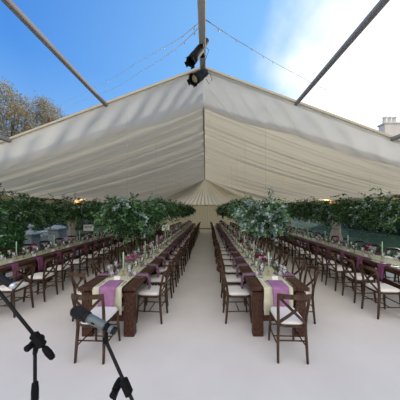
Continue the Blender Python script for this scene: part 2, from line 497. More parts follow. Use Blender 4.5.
# cross-back chair, faces +Y, origin on the floor below the seat
def chair_shapes():
    S=[]
    for sx in (-1,1):
        b=MB()
        b.tube([(sx*.205,-.225,0),(sx*.200,-.205,.22),(sx*.190,-.190,.44),(sx*.196,-.205,.60),(sx*.208,-.235,.74),(sx*.214,-.262,.855)],[.017,.021,.022,.021,.020,.018],8)
        S.append(('back_post',b,'chairwood'))
    for sx in (-1,1):
        b=MB(); b.tube([(sx*.200,.215,0),(sx*.190,.195,.22),(sx*.178,.180,.445)],[.016,.021,.023],8); S.append(('front_leg',b,'chairwood'))
    b=MB(); pts=[]
    for i in range(11):
        t=-1+.2*i; pts.append((.225*t,-.256-.100*(1-t*t)+.0,.858+.026*(1-t*t)))
    b.strip(pts,.054,.024,(0,.15,1)); S.append(('top_rail',b,'chairwood'))
    for sx in (-1,1):
        b=MB(); pts=[]
        for i in range(9):
            t=i/8; pts.append((sx*(.195-.385*t),-.262-.030*math.sin(PI*t)+.062*t+ (.006*sx),.835-.345*t))
        b.strip(pts,.036,.012,(1,0,-1.1*sx)); S.append(('cross_slat',b,'chairwood'))
    def outline(wf,wb,yf,yb,n=32):
        o=[]
        for i in range(n):
            a=2*PI*i/n; c,s=math.cos(a),math.sin(a)
            e=.42
            x=math.copysign(abs(c)**e,c); y=math.copysign(abs(s)**e,s)
            w=wb+(wf-wb)*(y+1)/2
            o.append((x*w,(yf+yb)/2+y*(yf-yb)/2))
        return o
    b=MB(); o=outline(.212,.198,.215,-.205); n=len(o)
    def slab(b,layers):
        vs=[(x*k,y*k+(1-k)*.005,z) for k,z in layers for x,y in o]
        fs=[]
        for i in range(len(layers)-1):
            for j in range(n):
                q=(j+1)%n; fs.append((i*n+j,i*n+q,(i+1)*n+q,(i+1)*n+j))
        fs.append(tuple(reversed(range(n)))); fs.append(tuple(range((len(layers)-1)*n,len(layers)*n)))
        b.add(vs,fs,0,True)
    slab(b,[(.97,.432),(1,.440),(1,.458),(.97,.466)]); S.append(('seat_frame',b,'chairwood'))
    b=MB(); slab(b,[(.93,.466),(.985,.476),(.985,.496),(.94,.510),(.70,.519),(.3,.522)]); S.append(('seat_pad',b,'padcloth'))
    b=MB(); 
    for sx in (-1,1): b.tube([(sx*.199,-.205,.20),(sx*.191,.195,.20)],.010,6)
    b.tube([(-.195,0,.20),(.195,0,.20)],.009,6); S.append(('side_stretcher',b,'chairwood'))
    b=MB(); b.tube([(-.199,-.205,.27),(.199,-.205,.27)],.010,6); S.append(('back_stretcher',b,'chairwood'))
    b=MB(); b.tube([(-.188,.192,.25),(.188,.192,.25)],.010,6); S.append(('front_stretcher',b,'chairwood'))
    return S
cs=chair_shapes()
for _n,_b,_m in cs:
    for _v in _b.v: _v.x*=.89
cp=empty('crossback_chair')
for nm,b,mt in cs: 
    o=b.build(nm,MT[mt],cp)
    if nm=='seat_pad': o['label']='ivory seat pad'
CT=make_template(cp)
far=MB()
for nm,b,mt in cs:
    base=len(far.v); far.v+=b.v; far.f+=[[i+base for i in q] for q in b.f]; far.m+=[1 if mt=='padcloth' else 0]*len(b.f); far.sm+=b.sm
fp=far.build('crossback_chair',[MT['chairwood'],MT['padcloth']]); FT=(fp,[])
used={'near':False,'far':False}
def place_chair(x,y,rz,label,group):
    key='near' if y<8.6 else 'far'
    tpl=CT if key=='near' else FT
    o=tpl[0] if not used[key] else copy_tpl(tpl)
    used[key]=True
    o.location=(x,y,0); o.rotation_euler=(0,0,rz)
    tag(o,label,'chair',group); return o
pe=P(-1.3,2.73); place_chair(pe.x+.035,2.735,RZ-.03,'wooden crossback chair at the near end of the left inner table, behind the microphone','chairs at the table ends')
pe=P(1.3,2.73); place_chair(pe.x-.01,2.735,RZ-.03,'wooden crossback chair at the near end of the right inner table','chairs at the table ends')

SEATS=[]   # (line, side, d, off)
for li,(nm,off) in enumerate(LINES):
    for side in (-1,1):
        inner = (off*side<0)
        outerline=abs(off)>3
        sd='aisle side' if inner else 'outer side'
        if outerline: sd='camera side' if inner else 'window side'
        if outerline and inner: d0,pitch,n_,pull=(3.76,.60,22,.40) if off<0 else (3.70,.61,22,.40)
        elif outerline: d0,pitch,n_,pull=4.62,.62,20,.10
        else: d0,pitch,n_,pull=3.57,.62,22,.085
        for k in range(n_):
            d=d0+pitch*k
            if d>16.9: break
            out=pull+R.uniform(-.03,.05)
            if (nm,side,k)==('left inner',-1,0): out+=.05
            p=P(off+side*(TW/2+out),d)
            ang=RZ+(PI/2 if side<0 else -PI/2)
            # chair faces +Y; on the left side (-1) it must face +X
            ang=RZ+(-PI/2 if side<0 else PI/2)+R.uniform(-.07,.07)
            if (nm,side,k)==('left inner',-1,0): ang+=1.15
            place_chair(p.x,p.y,ang,'wooden crossback chair, %s of the %s table, %s from the camera end'%(sd,nm,ORD[k]),'crossback chairs along the tables')
            SEATS.append((li,side,d,k,sd))

# runners
for li,(nm,off) in enumerate(LINES):
    RW=.43
    b=MB(); pts=[]
    y0=TY0-.012; y1=TY0+6*TL-.1
    path=[(y0,TT-.40),(y0,TT-.2),(y0,TT-.03),(y0+.006,TT+.001)]
    for k in range(60): path.append((y0+.03+(y1-y0-.03)*k/59,TT+.004))
    vs=[];fs=[]; NXR=10
    for (y,z) in path:
        for i in range(NXR+1):
            t=-1+2*i/NXR
            dy=-.008*(1+math.sin(t*5+li)) if z<TT-.01 else 0
            p=P(off-.03*(1 if off>0 else -1)*(abs(off)<2)+t*RW/2+.012*math.sin(y*1.3+li),y+dy,z+ (.002*math.sin(y*9+t*3) if z>TT else 0)+.001)
            vs.append(p)
    for j in range(len(path)-1):
        for i in range(NXR):
            a=j*(NXR+1)+i; fs.append((a,a+1,a+NXR+2,a+NXR+1))
    b.add(vs,fs,0,True)
    o=b.build('table_runner',MT['runner']); 
    tag(o,'long pale sage cloth runner along the middle of the %s table'%nm,'table runner','sage runners down the four tables')
    so=o.modifiers.new('thickness','SOLIDIFY'); so.thickness=.003; so.offset=1

# napkin: lies on the table and hangs over its edge; origin on the table edge, outward = +X
def napkin_mesh(w,inn,drop,seed):
    b=MB(); rr=random.Random(seed)
    path=[(-inn,.006)]
    for k in range(1,6): path.append((-inn+inn*k/6,.007+.003*math.sin(k*2+seed)))
    path+=[(.006,.004),(.014,-.02)]
    for k in range(1,6): path.append((.016+.003*k+.004*math.sin(k+seed),-.02-(drop-.02)*k/5))
    NXR=8; vs=[];fs=[]
    for (x,z) in path:
        for i in range(NXR+1):
            t=-1+2*i/NXR
            ww=w/2*(1-.10*max(0,-z)/drop)
            fx=(.010*math.sin(t*6+seed)*min(1,max(0,-z)/.1)+.012*min(1,max(0,-z)/.1)) if z<-.02 else 0
            vs.append((x+fx,t*ww+.01*rr.uniform(-1,1)*(z<-.1),z+(.006*max(0,math.sin(t*7+seed)) if z>0 else 0)))
    for j in range(len(path)-1):
        for i in range(NXR):
            a=j*(NXR+1)+i; fs.append((a,a+1,a+NXR+2,a+NXR+1))
    b.add(vs,fs,0,True); return b
def napkin_obj(mat,w,inn,drop,seed):
    o=napkin_mesh(w,inn,drop,seed).build('napkin',MT[mat])
    so=o.modifiers.new('thickness','SOLIDIFY'); so.thickness=.003; so.offset=1
    return o
nap_protos={('mauve',i):napkin_obj('mauvegrey',.135,.33,.25,i) for i in range(3)}
nap_protos.update({('plum',i):napkin_obj('plum',.17,.13,.30,10+i) for i in range(3)})
nap_used=set()
def place_napkin(x,y,rz,mat,label,group,v,extra=0):
    key=(mat,v); o=nap_protos[key]
    if key in nap_used: o=o.copy(); COL.objects.link(o)
    nap_used.add(key); o.location=(x,y,TT+.003+extra); o.rotation_euler=(0,0,rz); tag(o,label,'napkin',group); return o
def place_words(li,sd,k): return '%s place, %s of %s table'%(ORD[k],sd,LINES[li][0])
for (li,side,d,k,sd) in SEATS:
    off=LINES[li][1]; inner=off*side<0; outer=abs(off)>3
    dd=d-(.12 if outer and inner else 0)+R.uniform(-.02,.02)
    p=P(off+side*(TW/2),dd)
    rz=RZ+(0 if side>0 else PI)+R.uniform(-.05,.05)
    mat='plum' if outer else 'mauve'
    place_napkin(p.x,p.y,rz,mat,('plum' if outer else 'mauve')+' napkin over the table edge at the '+place_words(li,sd,k),'napkins hanging at the places',R.randrange(3))
for off,nm in ((-1.3,'left inner'),(1.3,'right inner')):
    p=P(off,TY0-.012)
    b=napkin_mesh(.25,.30,.30,5+off); o=b.build('napkin',MT['mauve'])
    so=o.modifiers.new('thickness','SOLIDIFY'); so.thickness=.003; so.offset=1
    o.location=(p.x+(.03 if off<0 else -.01),p.y-.018,TT+.010); o.rotation_euler=(0,0,RZ-PI/2)
    tag(o,'mauve cloth napkin over the runner at the near end of the %s table'%nm,'napkin','napkins at the table ends')

# glassware
def wine_glass(mat='glass'):
    t=empty('wine_glass')
    b=MB(); b.lathe([(.034,0),(.034,.002),(.010,.005),(.004,.012),(.0035,.085),(.006,.092)],12); b.build('stem',MT[mat],t)
    b=MB(); b.lathe([(.003,.090),(.022,.098),(.036,.118),(.041,.145),(.038,.175),(.033,.205),(.0315,.205),(.036,.175),(.039,.145),(.034,.120),(.021,.101),(.0005,.094)],14); b.build('bowl',MT[mat],t)
    return t
wg=wine_glass(); WT=make_template(wg)
wf=MB(); wf.lathe([(.034,0),(.034,.002),(.004,.008),(.004,.09),(.022,.098),(.036,.118),(.041,.145),(.033,.205),(.0315,.205),(.039,.145),(.034,.120),(.0005,.094)],10)
wfo=wf.build('wine_glass',MT['glass']); WFT=(wfo,[])
gb=empty('goblet')
b=MB(); b.lathe([(.036,0),(.036,.004),(.012,.010),(.007,.02),(.007,.06),(.012,.068)],12); b.build('stem',MT['greenglass'],gb)
b=MB(); b.lathe([(.010,.066),(.032,.080),(.042,.105),(.044,.135),(.041,.165),(.038,.165),(.041,.135),(.039,.107),(.030,.084),(.0005,.074)],14); b.build('bowl',MT['greenglass'],gb)
GT=make_template(gb)
u_=set()
def place_tpl(tpl,x,y,z,rz=0):
    key=tpl[0].name
    if key in u_: o=copy_tpl(tpl)
    else: o=tpl[0]; u_.add(key)
    o.location=(x,y,z); o.rotation_euler=(0,0,rz); return o
ng=0
for (li,side,d,k,sd) in SEATS:
    off=LINES[li][1]
    near=d<9.0
    for q,(dx,dy) in enumerate(((.27,-.14),(.25,.12))):
        if q==1 and d>11.2: continue
        p=P(off+side*(TW/2-dx+R.uniform(-.015,.015)),d+dy+R.uniform(-.02,.02))
        o=place_tpl(WT if near else WFT,p.x,p.y,TT+.0085)
        lab=('nearer' if q==0 else 'farther')+' clear wine glass at the '+place_words(li,sd,k) if d<=11.2 else 'clear wine glass at the '+place_words(li,sd,k)
        tag(o,lab,'glass','wine glasses at the places'); ng+=1
    if d<8.5:
        # knife and fork
        for nm_,dy in (('knife',.145),('fork',-.145)):
            pass
print('glasses',ng)
# cutlery for the nearer places
def cutlery(kind):
    b=MB()
    if kind=='knife':
        b.strip([(-.105,0,.004),(-.02,0,.004)],.012,.004,(0,1,0)); b.strip([(-.02,0,.004),(.07,.001,.004),(.105,.004,.004)],.018,.0025,(0,1,0))
    else:
        b.strip([(-.10,0,.003),(0,0,.003),(.05,0,.006)],.010,.003,(0,1,0)); b.strip([(.05,0,.006),(.062,0,.006)],.024,.003,(0,1,0))
        for q in (-1,-.33,.33,1): b.strip([(.06,q*.0105,.006),(.105,q*.0105,.007)],.003,.0025,(0,1,0))
    return b.build(kind,MT['steel'])
KT=(cutlery('knife'),[]); FKT=(cutlery('fork'),[])
for (li,side,d,k,sd) in SEATS:
    if d>6.5: continue
    off=LINES[li][1]
    for tpl,nm_,dy in ((KT,'knife',.135),(FKT,'fork',-.135)):
        p=P(off+side*(TW/2-.14),d-(.12 if abs(off)>3 and off*side<0 else 0)+dy*(1 if side<0 else -1))
        o=place_tpl(tpl,p.x,p.y,TT+.001,RZ+(PI if side>0 else 0))
        tag(o,'steel %s beside the napkin at the '%nm_+place_words(li,sd,k),'cutlery',nm_+' at each place')
for off,nm in ((-1.3,'left inner'),(1.3,'right inner')):
    for tpl,nm_,dx in ((KT,'knife',.20),(FKT,'fork',-.16)):
        p=P(off+dx,TY0+.15); o=place_tpl(tpl,p.x,p.y,TT+.008,RZ+PI/2)
        tag(o,'steel %s on the runner at the near end of the %s table'%(nm_,nm),'cutlery',nm_+' at the table ends')
    for q,(dx,dy) in enumerate(((-.17,.42),(.20,.36))):
        p=P(off+dx,TY0+dy); o=place_tpl(WT,p.x,p.y,TT+.0085); tag(o,'%s clear wine glass at the near end of the %s table'%('left' if q==0 else 'right',nm),'glass','wine glasses at the table ends')

# candles
cd=empty('taper_candle')
b=MB(); b.lathe([(.038,0),(.038,.006),(.012,.014),(.009,.05),(.016,.06),(.018,.085),(.0125,.085),(.0125,.075)],12); b.build('holder',MT['brass'],cd)
b=MB(); b.lathe([(.0118,.074),(.0115,.40),(.006,.412),(.0005,.414)],10); b.build('candle_stick',MT['candle'],cd)
b=MB(); b.tube([(0,0,.41),(0,.001,.425)],.0012,5); b.build('wick',MT['ink'],cd)
CDT=make_template(cd)
# tealights, place cards, flowers
tl=empty('tealight_holder')
b=MB(); b.lathe([(.030,0),(.034,.004),(.038,.065),(.0355,.065),(.031,.008),(.0005,.006)],14); b.build('glass_cup',MT['glass'],tl)
b=MB(); b.lathe([(.022,.0075),(.022,.028),(.0005,.028)],12); b.build('wax',MT['wax'],tl)
TLT=make_template(tl)
pc=MB(); pc.strip([(0,-.018,0),(0,-.002,.058)],.095,.0012,(1,0,0)); pc.strip([(0,.018,0),(0,.0,.058)],.095,.0012,(1,0,0))
pco=pc.build('place_card',MT['card']); PCT=(pco,[])
def flowers(kinds,seed,scale=1.0):
    rr=random.Random(seed)
    t=empty('flower_vase')
    b=MB(); b.lathe([(.030,0),(.040,.008),(.046,.05),(.036,.09),(.028,.105),(.033,.118),(.030,.118),(.026,.104),(.033,.088),(.042,.05),(.036,.012),(.0005,.010)],14); b.build('vase',MT['glass'],t)
    b=MB(); heads=[]
    for i in range(9):
        a=rr.uniform(0,2*PI); r=rr.uniform(.02,.11)*scale; h=rr.uniform(.15,.24)
        p=Vector((r*math.cos(a),r*math.sin(a),h)); heads.append((p,rr.choice(kinds)))
        b.tube([(.008*math.cos(a),.008*math.sin(a),.02),(r*.35*math.cos(a),r*.35*math.sin(a),.12),p],.0022,5)
    for i in range(40):
        a=rr.uniform(0,2*PI); r=rr.uniform(.02,.09)
        b.leaf((r*math.cos(a),r*math.sin(a),rr.uniform(.11,.18)),(math.cos(a),math.sin(a),rr.uniform(-.3,.6)),.06,.028,1)
    b.build('stems',[MT['stem'],MT['leafmid']],t)
    for p,kd in heads:
        fb=MB(); rad=rr.uniform(.032,.05)*scale
        for i in range(26):
            d=Vector((rr.gauss(0,1),rr.gauss(0,1),rr.gauss(0,1)+.4)).normalized()
            fb.leaf(p+d*rad*.25,d,rad*.95,rad*.95,0,.3)
        fb.sphere(p,rad*.5,6,0)
        fb.build('bloom',MT[kd],t)
    return t
FV=[('pink',make_template(flowers(['pink','pink','pale'],1)),'bright pink and lilac'),
    ('burg',make_template(flowers(['burg','burg','pale'],2,1.1)),'burgundy'),
    ('pale',make_template(flowers(['pale','pale','pink'],3)),'pale lilac')]
for li,(nm,off) in enumerate(LINES):
    outer=abs(off)>3
    nC=0
    k=0; d=3.53
    nvis=0
    i_g=0
    while d<16.9:
        inview = abs(off)*200/d<215
        if inview:
            p=P(off+R.uniform(-.02,.02)+(.02 if off<0 else 0),d)
            o=place_tpl(CDT,p.x,p.y,TT+.0085); tag(o,'mint green taper candle, %s from the camera on the %s table'%(ORD[nvis],nm),'candle','taper candles along the tables')
            # flowers
            if nm=='left inner': v=[0,2,0,1][k%4]
            elif nm=='right inner': v=[1,2,1,0][k%4]
            else: v=[2,1,2,1][k%4]
            p=P(off+R.uniform(-.05,.05),d+.42)
            o=place_tpl(FV[v][1],p.x,p.y,TT+.0085,R.uniform(0,6)); tag(o,'vase of %s flowers, %s from the camera, %s table'%(FV[v][2],ORD[nvis],nm),'flowers','flower vases along the tables')
            for q,(dx,dy) in enumerate(((.11,.10),(-.12,.72))):
                p=P(off+dx+R.uniform(-.02,.02),d+dy)
                o=place_tpl(GT,p.x,p.y,TT+.0085); tag(o,'green glass goblet, %s from the camera on the %s table runner'%(ORD[i_g],nm),'goblet','green goblets along the runners'); i_g+=1
            if d<11:
                for q,(dx,dy) in enumerate(((-.14,.16),(.13,.66))):
                    p=P(off+dx,d+dy); o=place_tpl(TLT,p.x,p.y,TT+.0085); tag(o,'small glass tealight holder, %s from the camera on the %s table'%(ORD[nvis*2+q],nm),'tealight','tealights along the runners')
            nvis+=1
        d+=1.16; k+=1
for (li,side,d,k,sd) in SEATS:
    if d>8.5 : continue
    off=LINES[li][1]
    p=P(off+side*(TW/2-.235),d-.01)
    o=place_tpl(PCT,p.x,p.y,TT+.009,RZ+PI/2+R.uniform(-.2,.2)); tag(o,'small folded white place card at the '+place_words(li,sd,k),'place card','place cards at the places')
for off,nm in ((-1.3,'left inner'),(1.3,'right inner')):
    p=P(off+.02,TY0+.31); o=place_tpl(PCT,p.x,p.y,TT+.012,RZ+.05); tag(o,'small folded white place card at the near end of the %s table'%nm,'place card','place cards at the table ends')

# table signs on slim stands
def sign(off,d,w,zb,zt,nm,rows):
    p=P(off,d); t=empty('table_sign',(p.x,p.y,TT+.0085),RZ)
    b=MB(); b.lathe([(.07,0),(.07,.008),(.01,.014),(.006,.02)],16); b.build('base',MT['brass'],t)
    b=MB(); b.tube([(0,0,.01),(0,0,zb-TT+.02)],.006,8); b.build('rod',MT['brass'],t)
    b=MB(); b.box((0,-.010,(zb+zt)/2-TT-.0085),(w,.006,zt-zb),0); b.build('card',MT['card'],t)
    b=MB(); h=zt-zb; rr=random.Random(int(d*10))
    for r,(zz,hh,n_) in enumerate(rows):
        ww=w*.72/n_
        for i in range(n_):
            x=-w*.36+ww*(i+.5)
            zc=zb-TT-.0085+h*zz
            # letter-like strokes
            b.box((x-ww*.28,-.0135,zc),(ww*.16,.001,h*hh)); b.box((x+ww*.22,-.0135,zc),(ww*.16,.001,h*hh))
            b.box((x,-.0135,zc+h*hh*rr.choice((-.4,0,.4))),(ww*.5,.001,h*hh*.22))
    b.build('lettering',MT['ink'],t)
    tag(t,'white lettered sign on a slim stand on the %s table'%nm,'sign','table signs')
sign(-4.3,7.55,.38,1.13,1.36,'left outer',[(.56,.42,3)])
sign(-1.3,7.15,.27,1.18,1.39,'left inner',[(.56,.40,3)])
sign(1.3,6.05,.20,1.27,1.46,'right inner',[(.62,.22,3),(.32,.14,4)])

# ------------------------------------------------------------------ hanging greenery
def stems(b, origin_fn, n, L, nleaf, lsize, silver=.2, droop=.5, up=.2, wide=1.0, mats=(0,1,2), stemmat=3):
    for i in range(n):
        o=origin_fn(); a=R.uniform(0,2*PI)
        d=Vector((math.cos(a)*wide,R.gauss(0,.6),R.uniform(-.9,1.0)*.8+up)).normalized()
        p=Vector(o); l=L*R.uniform(.6,1.15); st=l/nleaf
        sil=R.random()<silver
        mt=2 if sil else (0 if R.random()<.55 else 1)
        pts=[p.copy()]
        for k in range(nleaf):
            d=(d+Vector((R.gauss(0,.12),R.gauss(0,.12),-droop*.16+R.gauss(0,.08)))).normalized()
            p=p+d*st; pts.append(p.copy())
            for q in range(2):
                e=(d*.5+Vector((R.gauss(0,.7),R.gauss(0,.7),R.gauss(0,.6)-.15))).normalized()
                sz=lsize*R.uniform(.6,1.25)
                b.leaf(p,e,sz*(.85 if sil else 1),sz*(.62 if sil else .42),mt)
        b.tube(pts[::3] if len(pts)>4 else pts,.0025,4,3,False)
GM=[MT['leaf'],MT['leafmid'],MT['euc'],MT['stem']]
def greenery(name,off,y0,y1,n,L,z,silver,label,cat,group,spread=.16,cords=(),rod=True,nleaf=9,ls=.07,droop=.5,wide=1.0,vspread=.10):
    p=P(off,(y0+y1)/2); t=empty(name,(p.x,p.y,z),RZ)
    h=(y1-y0)/2
    b=MB()
    stems(b,lambda:(R.gauss(0,spread),R.uniform(-h,h),R.gauss(0,vspread)),n,L,nleaf,ls,silver,droop,wide=wide)
    b.build('foliage',GM,t)
    b=MB(); b.tube([(0,-h,0),(0,h,0)],.018,6); b.build('support_bar',MT['stem'],t)
    for cy in cords:
        px=p.x; 
        top=linz(min(1,abs(px-RX)/HW))-.06
        b=MB(); b.tube([(0,cy,0),(0,cy,top-z)],.0025,5); b.build('cord',MT['cord'],t)
    tag(t,label,cat,group)
# side garlands (continuous)
greenery('hanging_garland',-4.35,3.7,17.3,3000,.36,1.90,.05,'long dark leafy garland hung above the left outer table beside the windows','garland','side garlands',.17,(-5.4,-1.5,2.5,6),droop=.8,vspread=.15)
greenery('hanging_garland',4.35,3.7,17.3,3000,.36,1.90,.10,'long leafy garland hung above the right outer table beside the windows','garland','side garlands',.17,(-5.4,-1.5,2.5,6),droop=.8,vspread=.15)
yc=[4.05,5.75,7.45,9.15,10.85,12.55,14.25,15.95]
for nm,off,sil0,sil in (('left inner',-1.3,.10,.05),('right inner',1.3,.38,.14)):
    for k,y in enumerate(yc):
        near=k==0
        greenery('hanging_greenery',off,y-(.5 if near else .6),y+(.5 if near else .6),640 if near else 330,(.34 if off<0 else .31) if near else .29,1.80 if near else (1.93 if k<5 else 1.84),sil0 if near else sil,
                 '%s hanging bunch of %sgreen foliage above the %s table, %s from the camera'%('large' if near else 'leafy','silvery ' if sil0>.3 and near else '',nm,ORD[k]),'hanging greenery','greenery bunches over the inner tables',
                 (.20 if off<0 else .13) if near else .13,(-.3,) if near else (.1,),nleaf=10,ls=.075 if near else .07,droop=.75 if near else .55,wide=1.0)

# ------------------------------------------------------------------ stage lights on the ridge beam
def ray_tube(a,b,n): return [a+(b-a)*i/n for i in range(n+1)]
def lathe_along(mb,a,b,prof,n=16,mat=0):
    """profile (r, t) along a->b with t in metres"""
    d=(b-a).normalized(); q=Vector((0,0,1)).rotation_difference(d)
    M=Matrix.Translation(a)@q.to_matrix().to_4x4()
    mb.lathe(prof,n,mat,(0,0,0),M)
def stage_light(a,b,rad,label,hang,extra):
    t=empty('stage_light',hang)
    L=(b-a).length; mid=(a+b)/2
    def loc(o): o.location=-Vector(hang); return o
    mb=MB(); lathe_along(mb,b,a,[(rad*.25,0),(rad*.75,.01),(rad*.8,L*.35),(rad,L*.42),(rad,L*.72),(rad*1.08,L*.74),(rad*1.08,L),(rad*.95,L),(rad*.95,L*.80),(.0005,L*.80)],18)
    mb.build('housing',MT['black'],t).location=-Vector(hang)
    mb=MB(); lathe_along(mb,b,a,[(rad*.9,L*.81),(rad*.7,L*.835),(.0005,L*.85)],16); loc(mb.build('lens',MT['lens' if 'lower' in label else 'paneglass'],t))
    # yoke
    side=(b-a).normalized().cross(Vector((0,0,1))).normalized()
    mb=MB(); h=Vector(hang)
    mb.strip([mid+side*(rad+.012),mid+side*(rad+.015)+Vector((0,0,.07)),h+side*.03+Vector((0,0,-.02)),h-side*.03+Vector((0,0,-.02)),mid-side*(rad+.015)+Vector((0,0,.07)),mid-side*(rad+.012)],.025,.005,(b-a)); loc(mb.build('yoke',MT['blackmetal'],t))
    mb=MB(); mb.box(h+Vector((0,0,-.005)),(.07,.05,.07),0,None,.01); mb.tube([h+Vector((-.05,0,-.01)),h+Vector((-.10,0,-.01))],.012,8); loc(mb.build('clamp',MT['blackmetal'],t))
    # barn doors and cable
    mb=MB()
    d=(a-b).normalized(); up=side.cross(d)
    for s1,v in ((1,side),(-1,side),(1,up),(-1,up)):
        c=a+v*s1*rad*1.05; w=up if v is side else side
        mb.strip([c-d*.005,c+d*.03+v*s1*.012],rad*1.1,.003,w)
    loc(mb.build('barn_door',MT['black'],t))
    mb=MB(); mb.tube(extra,.005,6); loc(mb.build('cable',MT['cable'],t))
    tag(t,label,'stage light')
hz=AZ-.055
h1=Vector((-.05,3.42,hz))
stage_light(at(190.5,62,3.05),at(206.5,41,3.42),.068,'black stage spotlight on the ridge beam, upper of two, tilted down left',h1,[at(203,45,3.4),at(209,50,3.4),at(206,58,3.45),at(203,66,3.6),at(201,70,3.7)])
h2=Vector((-.05,3.84,hz))
stage_light(at(193,80,3.46),at(205.5,72.5,3.74),.085,'black stage spotlight with warm lens at the tent peak, lower of two',h2,[at(205,72,3.8),at(210,74,3.78),at(212,80,3.75),at(209,84,3.75),at(206,79,3.8)])

# ------------------------------------------------------------------ string lights
def string(pts,label,n=34):
    t=empty('string_lights',pts[0]); o0=Vector(pts[0])
    P0=[Vector(p)-o0 for p in pts]
    # catmull-rom
    out=[]
    Q=[P0[0]*2-P0[1]]+P0+[P0[-1]*2-P0[-2]]
    for i in range(1,len(Q)-2):
        for k in range(12):
            s=k/12
            a,b,c,d=Q[i-1],Q[i],Q[i+1],Q[i+2]
            out.append(.5*((2*b)+(c-a)*s+(2*a-5*b+4*c-d)*s*s+(3*b-a-3*c+d)*s**3))
    out.append(Q[-2])
    mb=MB(); mb.tube(out,.006,5); mb.build('cable',MT['cable'] if 'right' in label else MT['cord'],t)
    L=[0]
    for i in range(1,len(out)): L.append(L[-1]+(out[i]-out[i-1]).length)
    bm=MB(); bm.lathe([(.0005,-.06),(.010,-.05),(.014,-.035),(.009,-.015),(.008,0)],8); me=None
    for k in range(n):
        s=L[-1]*(k+.5)/n
        i=max(j for j in range(len(L)) if L[j]<=s); i=min(i,len(out)-2)
        p=out[i]+(out[i+1]-out[i])*((s-L[i])/max(1e-6,L[i+1]-L[i]))
        if me is None: o=bm.build('bulb',MT['bulb'],t); me=o.data
        else: o=bpy.data.objects.new('bulb',me); COL.objects.link(o); o.parent=t
        o.location=p
    tag(t,label,'string lights')
string([at(202,20,2.85),at(175,41,4.5),at(145,58,7),at(100,85,13),at(57,106,19),at(30,122,24)],'string of small bulbs running from the ridge beam left to the autumn trees, upper')
string([at(202,25,2.95),at(175,49,4.8),at(150,66,7.2),at(110,90,13),at(75,104,18),at(40,124,23.5)],'string of small bulbs running from the ridge beam left, sagging lower of two')
string([at(206,20,2.85),at(245,45,4.5),at(290,71,8),at(335,94,14),at(372,110,21),at(392,118,26.4)],'string of small bulbs running from the ridge beam right to the chimney')

# small warm lamps under the eaves
for sgn,px,nm in ((-1,80,'left'),(1,326,'right')):
    x=RX+sgn*(HW-.22); d=200*abs(x)/abs(px-205.5)
    t=empty('eave_lamp',(x,d,2.20))
    b=MB(); b.box((sgn*.10,0,0),(.06,.08,.10),0,None,.008); b.build('bracket',MT['black'],t)
    b=MB(); b.lathe([(.04,-.05),(.055,-.04),(.065,.05),(.058,.05),(.045,-.02),(.0005,-.02)],14); b.build('lamp_shade',MT['black'],t)
    b=MB(); b.lathe([(.045,.0),(.05,.03),(.0005,.045)],12); b.build('bulb',MT['lampglow'],t)
    tag(t,'small glowing warm uplighter under the %s eave'%nm,'lamp')
    l=bpy.data.lights.new('lamp_light','POINT'); l.energy=3; l.color=(1,.62,.32); l.shadow_soft_size=.05
    lo=bpy.data.objects.new('lamp_light',l); COL.objects.link(lo); lo.location=(x,d,2.31)

# ------------------------------------------------------------------ microphones
def mic_stand(clutch,tip,tail,label,foot):
    t=empty('microphone_stand',foot); F=Vector(foot)
    clutch=Vector(clutch)
    def put(mb,name,mat): o=mb.build(name,MT[mat],t); o.location=-F; return o
    mb=MB(); mb.tube([F+Vector((0,0,.12)),Vector((F.x,F.y,clutch.z-.22))],.0105,12); put(mb,'lower_pole','blackmetal')
    mb=MB(); mb.tube([Vector((F.x,F.y,clutch.z-.30)),Vector((F.x,F.y,clutch.z-.02))],.0068,10); put(mb,'upper_pole','blackmetal')
    mb=MB(); lathe_along(mb,Vector((F.x,F.y,clutch.z-.27)),Vector((F.x,F.y,clutch.z-.1)),[(.010,0),(.014,.005),(.0145,.05),(.012,.085),(.008,.09)],14); put(mb,'height_grip','black')
    for k in range(3):
        a=k*2*PI/3+.5
        mb=MB(); e=F+Vector((.34*math.cos(a),.34*math.sin(a),.012))
        mb.tube([F+Vector((.02*math.cos(a),.02*math.sin(a),.17)),F+Vector((.2*math.cos(a),.2*math.sin(a),.085)),e],.009,8)
        mb.sphere(e,.012,8); put(mb,'leg','blackmetal')
    mb=MB(); mb.lathe([(.018,.10),(.024,.11),(.024,.19),(.016,.20)],14,0,F); put(mb,'hub','black')
    tip=Vector(tip); tail=Vector(tail)
    mb=MB(); mb.tube([tip,tail],.0066,10); put(mb,'boom_arm','blackmetal')
    d=(tail-tip).normalized()
    mb=MB(); lathe_along(mb,tail-d*.055,tail+d*.01,[(.007,0),(.011,.006),(.0135,.03),(.0115,.056),(.007,.065)],14); put(mb,'counterweight','black')
    side=Vector((0,1,0))
    c=clutch
    mb=MB()
    lathe_along(mb,c-side*.028,c+side*.028,[(.008,0),(.016,.004),(.018,.028),(.016,.052),(.008,.056)],18)
    rot=Vector((0,0,1)).rotation_difference(d).to_matrix()
    # boom sleeve
    n_=tip+d*((c-tip).dot(d))
    mb.box(n_,(.027,.032,.075),0,rot,.008)
    mb.tube([Vector((F.x,F.y,c.z-.055)),c],[.009,.013],12)
    put(mb,'clutch','black')
    mb=MB(); lathe_along(mb,c-side*.03,c-side*.055,[(.008,0),(.013,.004),(.014,.02),(.008,.025)],12)
    k0=c-side*.05; put(mb,'tightening_knob','black')
    tag(t,label,'microphone stand'); return t
